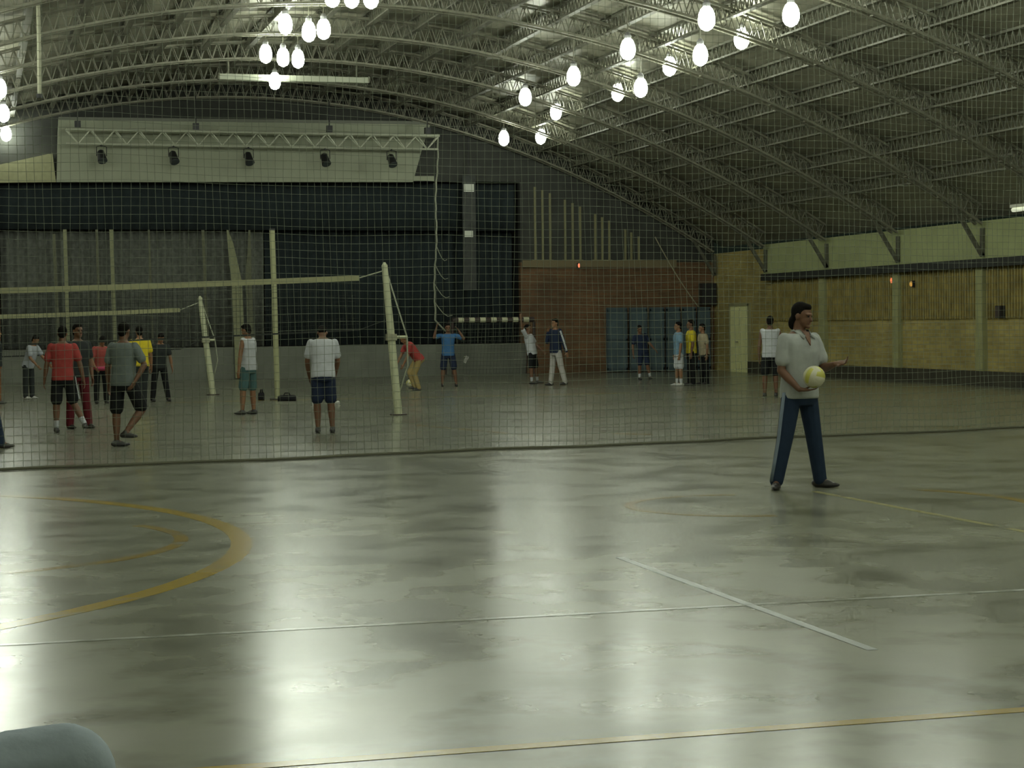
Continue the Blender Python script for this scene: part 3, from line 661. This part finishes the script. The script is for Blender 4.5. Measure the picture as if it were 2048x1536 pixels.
for px, nm in ((203, 'farthest left'), (347, 'second from the left'), (497, 'in the middle'), (650, 'second from the right'), (783, 'farthest right')):
    x = P(px, 300, Yt).x
    s = empty('spotlight', (x, Yt, lo-.03), 'black stage spotlight hanging from the lighting truss, ' + nm, 'spotlight', 'spotlights on the stage truss')
    b = MB(); b.tube([(-.15, 0, -.34), (-.15, 0, -.06), (0, 0, -.02), (.15, 0, -.06), (.15, 0, -.34)], .014, 6); b.tube([(0, 0, .03), (0, 0, -.05)], .03, 8); b.build('yoke', dk, s)
    ax = V((.12, -.55, -.8)).normalized(); q = V((0, 0, -.34))
    b = MB(); b.tube([q-ax*.22, q-ax*.16, q+ax*.05, q+ax*.18, q+ax*.20], [.05, .11, .13, .15, .15], 14); b.build('housing', dk, s, True)
    b = MB(); b.tube([q+ax*.201, q+ax*.205], [.135, .13], 14); b.build('lens', mat('lens_glass', (.06, .07, .07), .1), s)
# rope from the truss end with loose loops
yr = YB-1.0
rt = atY(875, 268, yr); rb = atY(869, 640, yr); re = atY(893, 664, yr)
root = empty('hanging_rope', rb, 'pale knotted rope hanging down from the right end of the lighting truss', 'rope')
pts = [rt+(rb-rt)*(i/40)+V((.025*math.sin(i*.35)+.012*math.sin(i*1.7), 0, 0)) for i in range(41)]
rope_m = mat('rope_fibre', (.34, .36, .27), .9)
MB().tube([local(root, p) for p in pts] + [local(root, rb+(re-rb)*.5), local(root, re)], .027, 7).build('main_rope', rope_m, root, True)
for k, i in enumerate((24, 28, 32, 36)):
    a_ = pts[i]; L = .35+.08*k
    MB().tube([local(root, a_+V((L*t, 0, -.9*t+.45*t*t*t))) for t in (0, .25, .5, .75, 1)], .012, 6).build('loose_end', rope_m, root, True)
# dark column with two pale plates beside the opening
x = P(938, 420, YB-.3).x
root = empty('hanging_banner', (x, YB-.3, 3.0), 'dark narrow hanging column with two pale square plates right of the stage rope', 'banner')
MB().bb((-.22, -.03, -.2), (.22, .03, 3.55)).build('column', mat('dull_banner', (.055, .06, .055), .8, noise=.3, nscale=4), root)
for y_, s_ in ((376, .17), (468, .14)):
    p = P(937, y_, YB-.3); MB().bb((p.x-x-s_, -.06, p.z-3-s_*.75), (p.x-x+s_, -.03, p.z-3+s_*.75)).build('plate', mat('pale_plate', (.62, .64, .56), .6), root)
MB().tube([(0, 0, 3.5), (0, 0, zb(x)-3.0)], .015, 6).build('cable', dk, root)

# ------------------------------------------------------------------ things along the far wall
# football goal with striped bar
gx0, gx1 = atY(893, 640, 60.0).x, atY(1054, 640, 60.0).x; gz = atY(975, 640, 60.0).z
GY = 59.2
root = empty('goal', ((gx0+gx1)/2, GY, 0), 'small football goal with white striped crossbar before the stage', 'goal')
W = (gx1-gx0)/2; gw = mat('goal_white', (.58, .58, .40), .5); gd = mat('goal_dark', (.05, .035, .03), .5)
c = MB(); n = 15
for i in range(n):
    c.tube([(-W+2*W*i/n, 0, gz), (-W+2*W*(i+1)/n, 0, gz)], .085, 10, mi=0 if i % 2 else 1)
c.build('crossbar', [gw, gd], root)['label'] = 'white and dark striped crossbar'
for s_ in (-1, 1):
    MB().tube([(s_*W, 0, .002), (s_*W, 0, gz-.06)], .05, 10).build('post', gd, root)
    MB().tube([(s_*W, 0, gz), (s_*W, .5, gz), (s_*W, .95, .03), (s_*W, 0, .03)], .02, 8).build('side_frame', gd, root)
c = MB()
for i in range(25):
    x = -W+2*W*i/24; c.tube([(x, .5, gz), (x, .95, .05)], .006, 4)
for i in range(14):
    t = i/13; c.tube([(-W, .5+.45*t, gz+(.05-gz)*t), (W, .5+.45*t, gz+(.05-gz)*t)], .006, 4)
c.build('goal_net', mat('dull_net', (.10, .11, .09), .9), root)
# blue folding panels before the brick wall
root = empty('folding_partition', (atY(1317, 740, YB).x, YB-.35, 0), 'row of blue grey folding panels along the brick wall in the right corner', 'partition')
for i, (a, b) in enumerate(((1213, 1254), (1259, 1294), (1299, 1328), (1332, 1360), (1364, 1391), (1395, 1420))):
    xa, xb = [atY(q, 680, YB-.35).x-root.location.x for q in (a, b)]
    f = MB().bb((xa, -.04, .03), (xb, .04, 2.18)).build('panel', mat('blue_panel', (.075, .115, .13), .6, noise=.25, nscale=2), root)
    c = MB()
    for z in (.12, 1.1, 2.09): c.bb((xa, -.06, z-.035), (xb, -.035, z+.035))
    c.bb((xa, -.06, .03), (xa+.05, -.035, 2.18)); c.bb((xb-.05, -.06, .03), (xb, -.035, 2.18)); c.build('panel_frame', mat('blue_frame', (.055, .085, .10), .5), f)
    c = MB(); c.bb((xa+.05, -.15, .002), (xa+.1, .15, .035)); c.bb((xb-.1, -.15, .002), (xb-.05, .15, .035)); c.build('foot', gd, root)
p0, p1 = atY(1396, 567, YB), atY(1425, 614, YB)
root = empty('wall_speaker', ((p0.x+p1.x)/2, YB, p1.z), 'tall black loudspeaker box on the brick wall above the blue panels', 'loudspeaker')
w = (p1.x-p0.x)/2; hgt = p0.z-p1.z
MB().bb((-w, -.36, .06), (w, -.03, hgt)).build('cabinet', dk, root); MB().bb((-w+.04, -.38, .10), (w-.04, -.36, hgt-.04)).build('grille', mat('grille', (.025, .025, .025), .8, noise=.3, nscale=80), root); MB().bb((-.08, -.05, .2), (.08, 0, .5)).build('bracket', gd, root)
# guy rope from gable down to the corner
a, b = atY(1310, 474, YB-.12), atY(1400, 618, YB-.12)
root = empty('guy_rope', b, 'thin pale rope running slantwise down the brick wall to the corner', 'rope')
MB().tube([local(root, a+(b-a)*t+V((0, 0, -.12*math.sin(PI*t)))) for t in [i/12 for i in range(13)]], .018, 6).build('line', mat('rope_dull', (.30, .28, .18), .9), root, True)
MB().box((0, .03, 0), (.08, .12, .08)).build('cleat', gd, root)
# small red pilot lamps
def pilot(p, lab, c, axis):
    root = empty('pilot_lamp', p, lab, 'small lamp')
    MB().ell((0, 0, 0), (.038, .038, .075), None, 12).build('glow', mat('glow_%d' % int(c[1]*100), c, .4, emit=.9), root, True)
    d = V((0, .06, 0)) if axis == 'y' else V((.06, 0, 0))
    MB().box(d, (.10, .08, .18) if axis == 'y' else (.08, .10, .18)).build('holder', dk, root)
pilot(atY(1158, 531, YB-.185), 'small red lamp on the coping of the brick wall', (.9, .25, .12), 'y')
pilot(atX(1640, 563, XR-.1), 'small red lamp on the right wall behind the ball holder', (.55, .12, .05), 'x')
pilot(atX(1783, 561, XR-.1), 'small red lamp beside the middle pilaster of the right wall', (.8, .2, .08), 'x')
pilot(atX(1822, 568, XR-.17), 'small orange lamp on the right wall next to the pilaster', (.55, .30, .06), 'x')
p = atX(2010, 626, XR)
root = empty('wall_box', (XR, p.y, p.z-.12), 'small black box fixed on the slatted right wall', 'box')
MB().bb((-.2, -.13, 0), (-.07, .13, .30)).build('casing', dk, root); MB().bb((-.215, -.10, .03), (-.2, .10, .27)).build('cover', gd, root); MB().bb((-.075, -.05, .1), (0, .05, .2)).build('bracket', gd, root)
p = atX(2026, 420, XR-.9)
root = empty('tube_lamp', (p.x, p.y, p.z), 'white fluorescent tube lamp high by the right wall, at the picture edge', 'lamp')
MB().tube([(0, -2.0, 0), (0, 0, 0)], .05, 12).build('tube', mat('tube_glow', (.80, .85, .62), .4, emit=.7), root, True)
MB().bb((-.08, -2.02, .05), (.08, .02, .12)).build('housing', mat('lamp_white', (.6, .6, .5), .5), root)
c = MB(); zc = zr(p.x)-p.z
for y in (-.3, -1.7): c.tube([(0, y, .1), (0, y, zc)], .012, 6)
c.build('hanger', steel, root)
# hung beam with two rods
Yb = 51.4+.55; a, b = atY(437, 157, Yb), atY(736, 161, Yb)
root = empty('hanging_beam', ((a.x+b.x)/2, Yb, (a.z+b.z)/2), 'long pale horizontal beam hung by two rods under the roof', 'beam')
w = (b.x-a.x)/2
c = MB(); c.bb((-w, -.10, -.03), (w, .10, .10)); c.bb((-w+.02, -.14, -.06), (w-.02, .14, -.03)); c.build('beam', mat('beam_pale', (.42, .44, .34), .5), root)
for q in (457, 713):
    x = atY(q, 150, Yb).x-root.location.x; MB().tube([(x, 0, .1), (x, 0, zr(root.location.x+x)-root.location.z)], .022, 8).build('rod', steel, root)
for s_ in (-1, 1): MB().bb((s_*w-.02, -.13, -.05), (s_*w+.02, .13, .12)).build('end_plate', steel, root)
# drop pipe at upper left
p = atY(79, 190, 37.9+.35)
root = empty('drop_pipe', p, 'thin vertical pipe dropping from the roof at the upper left', 'pipe')
MB().tube([(0, 0, 0), (.01, 0, 1), (0, 0, zr(p.x)-.06-p.z)], .04, 10).build('pipe', mat('pipe_dull', (.34, .34, .24), .6), root); MB().tube([(0, 0, -.06), (0, 0, .02)], .06, 10).build('end_cap', dk, root)

# ------------------------------------------------------------------ volleyball posts and nets
post_m = mat('post_paint', (.50, .52, .35), .5, noise=.08, nscale=6)
def vpost(base, top, br, lab):
    P0 = gnd(*base); T_ = atY(top[0], top[1], P0.y); B_ = atY(br[0], br[1], P0.y)
    root = empty('net_post', P0, lab, 'net post')
    t = local(root, T_); q = local(root, B_); d = t.normalized(); Lh = t.length
    MB().tube([(0, 0, .002), d*Lh*.5, t], [.075, .072, .055], 14).build('pole', post_m, root)
    MB().tube([t-d*.02, t+d*.05], [.058, .02], 12).build('top_cap', post_m, root)
    m_ = d*(q.z/d.z); MB().tube([m_, q], .028, 8).build('bracket', post_m, root); MB().box(m_, (.18, .18, .12)).build('winch', mat('winch', (.30, .30, .2), .5), root)
    lowp = d*(Lh*.10); MB().tube([t, q, q*.55+lowp*.45+V((.10, 0, 0)), lowp], .014, 6).build('tension_cable', rope_m, root, True)
    MB().tube([(0, 0, .001), (0, 0, .02)], .16, 16).build('floor_plate', gd, root)
    return P0, T_
P1, T1 = vpost((797, 830), (769, 530), (814, 674), 'pale leaning net post nearer to the camera at the centre')
P2, T2 = vpost((426, 790), (400, 596), (430, 680), 'pale leaning net post farther off at the left')
def vnet(a, b, T_, lab, n=110):
    root = empty('volleyball_net', (a.x, a.y, 0), lab, 'volleyball net')
    tape = mat('net_tape', (.30, .30, .17), .85, noise=.1, nscale=8); dn = mat('dark_net', (.03, .035, .03), .9)
    L = lambda p: local(root, p)
    c = MB(); k = 10; sag = lambda t: -.02*math.sin(PI*t)
    pt = lambda t, dz=0: a+(b-a)*t+V((0, 0, dz+sag(t)))
    for i in range(k): c.bar(L(pt(i/k)), L(pt((i+1)/k)), .014, .10)
    c.build('top_tape', tape, root)
    c = MB()
    for i in range(k): c.bar(L(pt(i/k, -.95)), L(pt((i+1)/k, -.95)), .010, .03)
    c.build('bottom_cord', dn, root)
    c = MB()
    for i in range(n+1): c.bar(L(pt(i/n)), L(pt(i/n, -.95)), .006)
    for j in range(1, 9): c.bar(L(pt(0, -.105*j)), L(pt(1, -.105*j)), .006)
    c.build('mesh', dn, root)
    MB().tube([L(pt(1)), L(T_+V((0, 0, -.1)))], .012, 6).build('end_rope', rope_m, root)
    MB().tube([L(pt(1, -.95)), L(V((T_.x+.05, T_.y, T_.z-1.0)))], .008, 6).build('lower_rope', dn, root)
a, b = atY(0, 580, P1.y), atY(718, 556, P1.y); a2 = a+(a-b)*.3; vnet(a2, b, T1, 'volleyball net with pale tape stretched to the nearer net post')
a, b = atY(0, 632, P2.y), atY(360, 620, P2.y); a2 = a+(a-b)*.5; vnet(a2, b, T2, 'volleyball net with pale tape stretched to the farther net post')

# ------------------------------------------------------------------ protective net across the hall
A0, A1 = gnd(0, 944), gnd(1300, 889); sl = (A1.y-A0.y)/(A1.x-A0.x); NY = lambda X: A0.y + sl*(X-A0.x)
root = empty('safety_net', (8.3, NY(8.3), 0), 'tall pale mesh safety net hung across the hall behind the ball holder', 'safety net')
strand = mat('net_strand', (.18, .205, .15), .8)
NXa, NXb = XL+.5, XR-.5; ztop = lambda X: min(6.6, zb(X)-.15)
wave = lambda X, z: .10*math.sin(X*1.3+z*.5)+.05*math.sin(X*3.1)
c = MB(); sp = .10; SW = .0055; n = int((NXb-NXa)/sp)
def quadstrip(pts, w):
    vs = []
    for p in pts:
        for dx, dz in ((-w, 0), (0, w), (w, 0)): pass
    return
for i in range(n+1):
    X = NXa+(NXb-NXa)*i/n; zt = ztop(X); k = 8
    c.tube([(X-8.3+.015*math.sin(z_*2+i*.9), NY(X)+wave(X, z_)-NY(8.3), z_) for z_ in [.03+(zt-.03)*q/k for q in range(k+1)]], SW/2, 3, cap=False)
z = .10
while z < 6.6:
    run = []
    for i in range(0, n+1, 3):
        X = NXa+(NXb-NXa)*i/n
        if z < ztop(X): run.append((X-8.3, NY(X)+wave(X, z)-NY(8.3), z+.012*math.sin(X*2.1+z*3)))
    if len(run) > 1: c.tube(run, SW/2, 3, cap=False)
    z += sp
c.build('mesh', strand, root, False, False)['kind'] = 'stuff'
c = MB(); c.tube([(X-8.3, NY(X)+wave(X, 0)-NY(8.3), .022) for X in [NXa+(NXb-NXa)*i/120 for i in range(121)]], .02, 6); c.build('bottom_rope', mat('lead_rope', (.12, .12, .08), .9), root)
c = MB(); c.tube([(X-8.3, NY(X)+wave(X, ztop(X))-NY(8.3), ztop(X)) for X in [NXa+(NXb-NXa)*i/120 for i in range(121)]], .015, 6); c.build('top_cable', steel, root)

# ------------------------------------------------------------------ loose things on the floor
p = gnd(820, 774); volleyball(p+V((0, 0, .104)), 'pale yellow volleyball lying on the floor near the nearer net post', .105, (.5, .1, .2))
def bag(px, py, w, d, hh_, lab, m):
    root = empty('sports_bag', gnd(px, py), lab, 'bag', None, -yaw)
    b = MB(); n = 14
    prof = [(-w/2, .6), (-w/2*.96, .9), (-w*.25, 1), (w*.25, 1), (w/2*.96, .9), (w/2, .6)]; vs = []
    for x, s_ in prof:
        for k in range(n):
            a = 2*PI*k/n; cx, sx = math.cos(a), math.sin(a); vs.append((x, d/2*s_*math.copysign(abs(cx)**.7, cx), hh_/2+hh_/2*s_*math.copysign(abs(sx)**.7, sx)-(1-s_)*hh_*.45))
    fs = [(i*n+k, i*n+(k+1) % n, (i+1)*n+(k+1) % n, (i+1)*n+k) for i in range(len(prof)-1) for k in range(n)]+[tuple(range(n)), tuple(range((len(prof)-1)*n, len(prof)*n))]
    b.add(vs, fs); b.build('body', m, root, True)
    for s_ in (-1, 1): MB().tube([(-w*.18, s_*d*.2, hh_*.93), (-w*.12, s_*d*.15, hh_*1.35), (w*.12, s_*d*.15, hh_*1.35), (w*.18, s_*d*.2, hh_*.93)], .012, 6).build('handle', m, root, True)
    MB().bar((-w*.4, 0, hh_*1.0), (w*.4, 0, hh_*1.0), .015, .012).build('zip', gd, root)
bag(574, 802, .40, .22, .13, 'low black sports bag lying at the foot of the tall pole', cloth('bag_black', (.015, .015, .018)))
bag(523, 801, .14, .14, .18, 'small upright black bag behind the person in grey green shorts', cloth('bag_black', (.015, .015, .018)))
def shoe(px, py, lab, rz):
    root = empty('shoe', gnd(px, py), lab, 'shoe', None, rz)
    t = MB(); t.ell((0, .035, .045), (.045, .14, .045), None, 12); t.ell((0, -.06, .06), (.042, .06, .055), None, 12); blob('upper', t, .012, mat('white_leather', (.6, .6, .56), .5), root, 2).location.z = .0
    MB().prism([(-.045, -.11, .0), (.045, -.11, .0), (.048, .1, .0), (.02, .17, .0), (-.02, .17, .0), (-.048, .1, .0)], (0, 0, .022)).build('sole', mat('sole_grey', (.4, .4, .36), .6), root)
shoe(672, 812, 'white shoe on the floor right of the person with bowed head', .5); shoe(630, 814, 'white shoe on the floor left of the person with bowed head', -.6)
p = atY(932, 719, YB-.09)
root = empty('paper_sheet', p, 'small white paper sheet stuck on the stage front behind the goal', 'paper', None)
MB().box((0, 0, 0), (.11, .006, .24), 0, M.Rotation(.5, 3, 'Y')).build('sheet', mat('paper_white', (.6, .6, .55), .8), root); MB().box((-.04, -.005, .1), (.05, .004, .02)).build('tape', gw, root)

# ------------------------------------------------------------------ world and view
w = bpy.data.worlds.new('night'); sc.world = w; w.use_nodes = True
w.node_tree.nodes['Background'].inputs[0].default_value = (.02, .03, .02, 1); w.node_tree.nodes['Background'].inputs[1].default_value = .3
vs_ = sc.view_settings; vs_.view_transform = 'Standard'; vs_.look = 'None'; vs_.gamma = 1; vs_.use_curve_mapping = False; vs_.exposure = 0.03
sc.cycles.max_bounces = 4; sc.cycles.diffuse_bounces = 3; sc.cycles.glossy_bounces = 2; sc.cycles.caustics_reflective = False; sc.cycles.caustics_refractive = False
sc.cycles.use_adaptive_sampling = True; sc.cycles.adaptive_threshold = .10; sc.cycles.adaptive_min_samples = 12
sc.cycles.sample_clamp_indirect = 8
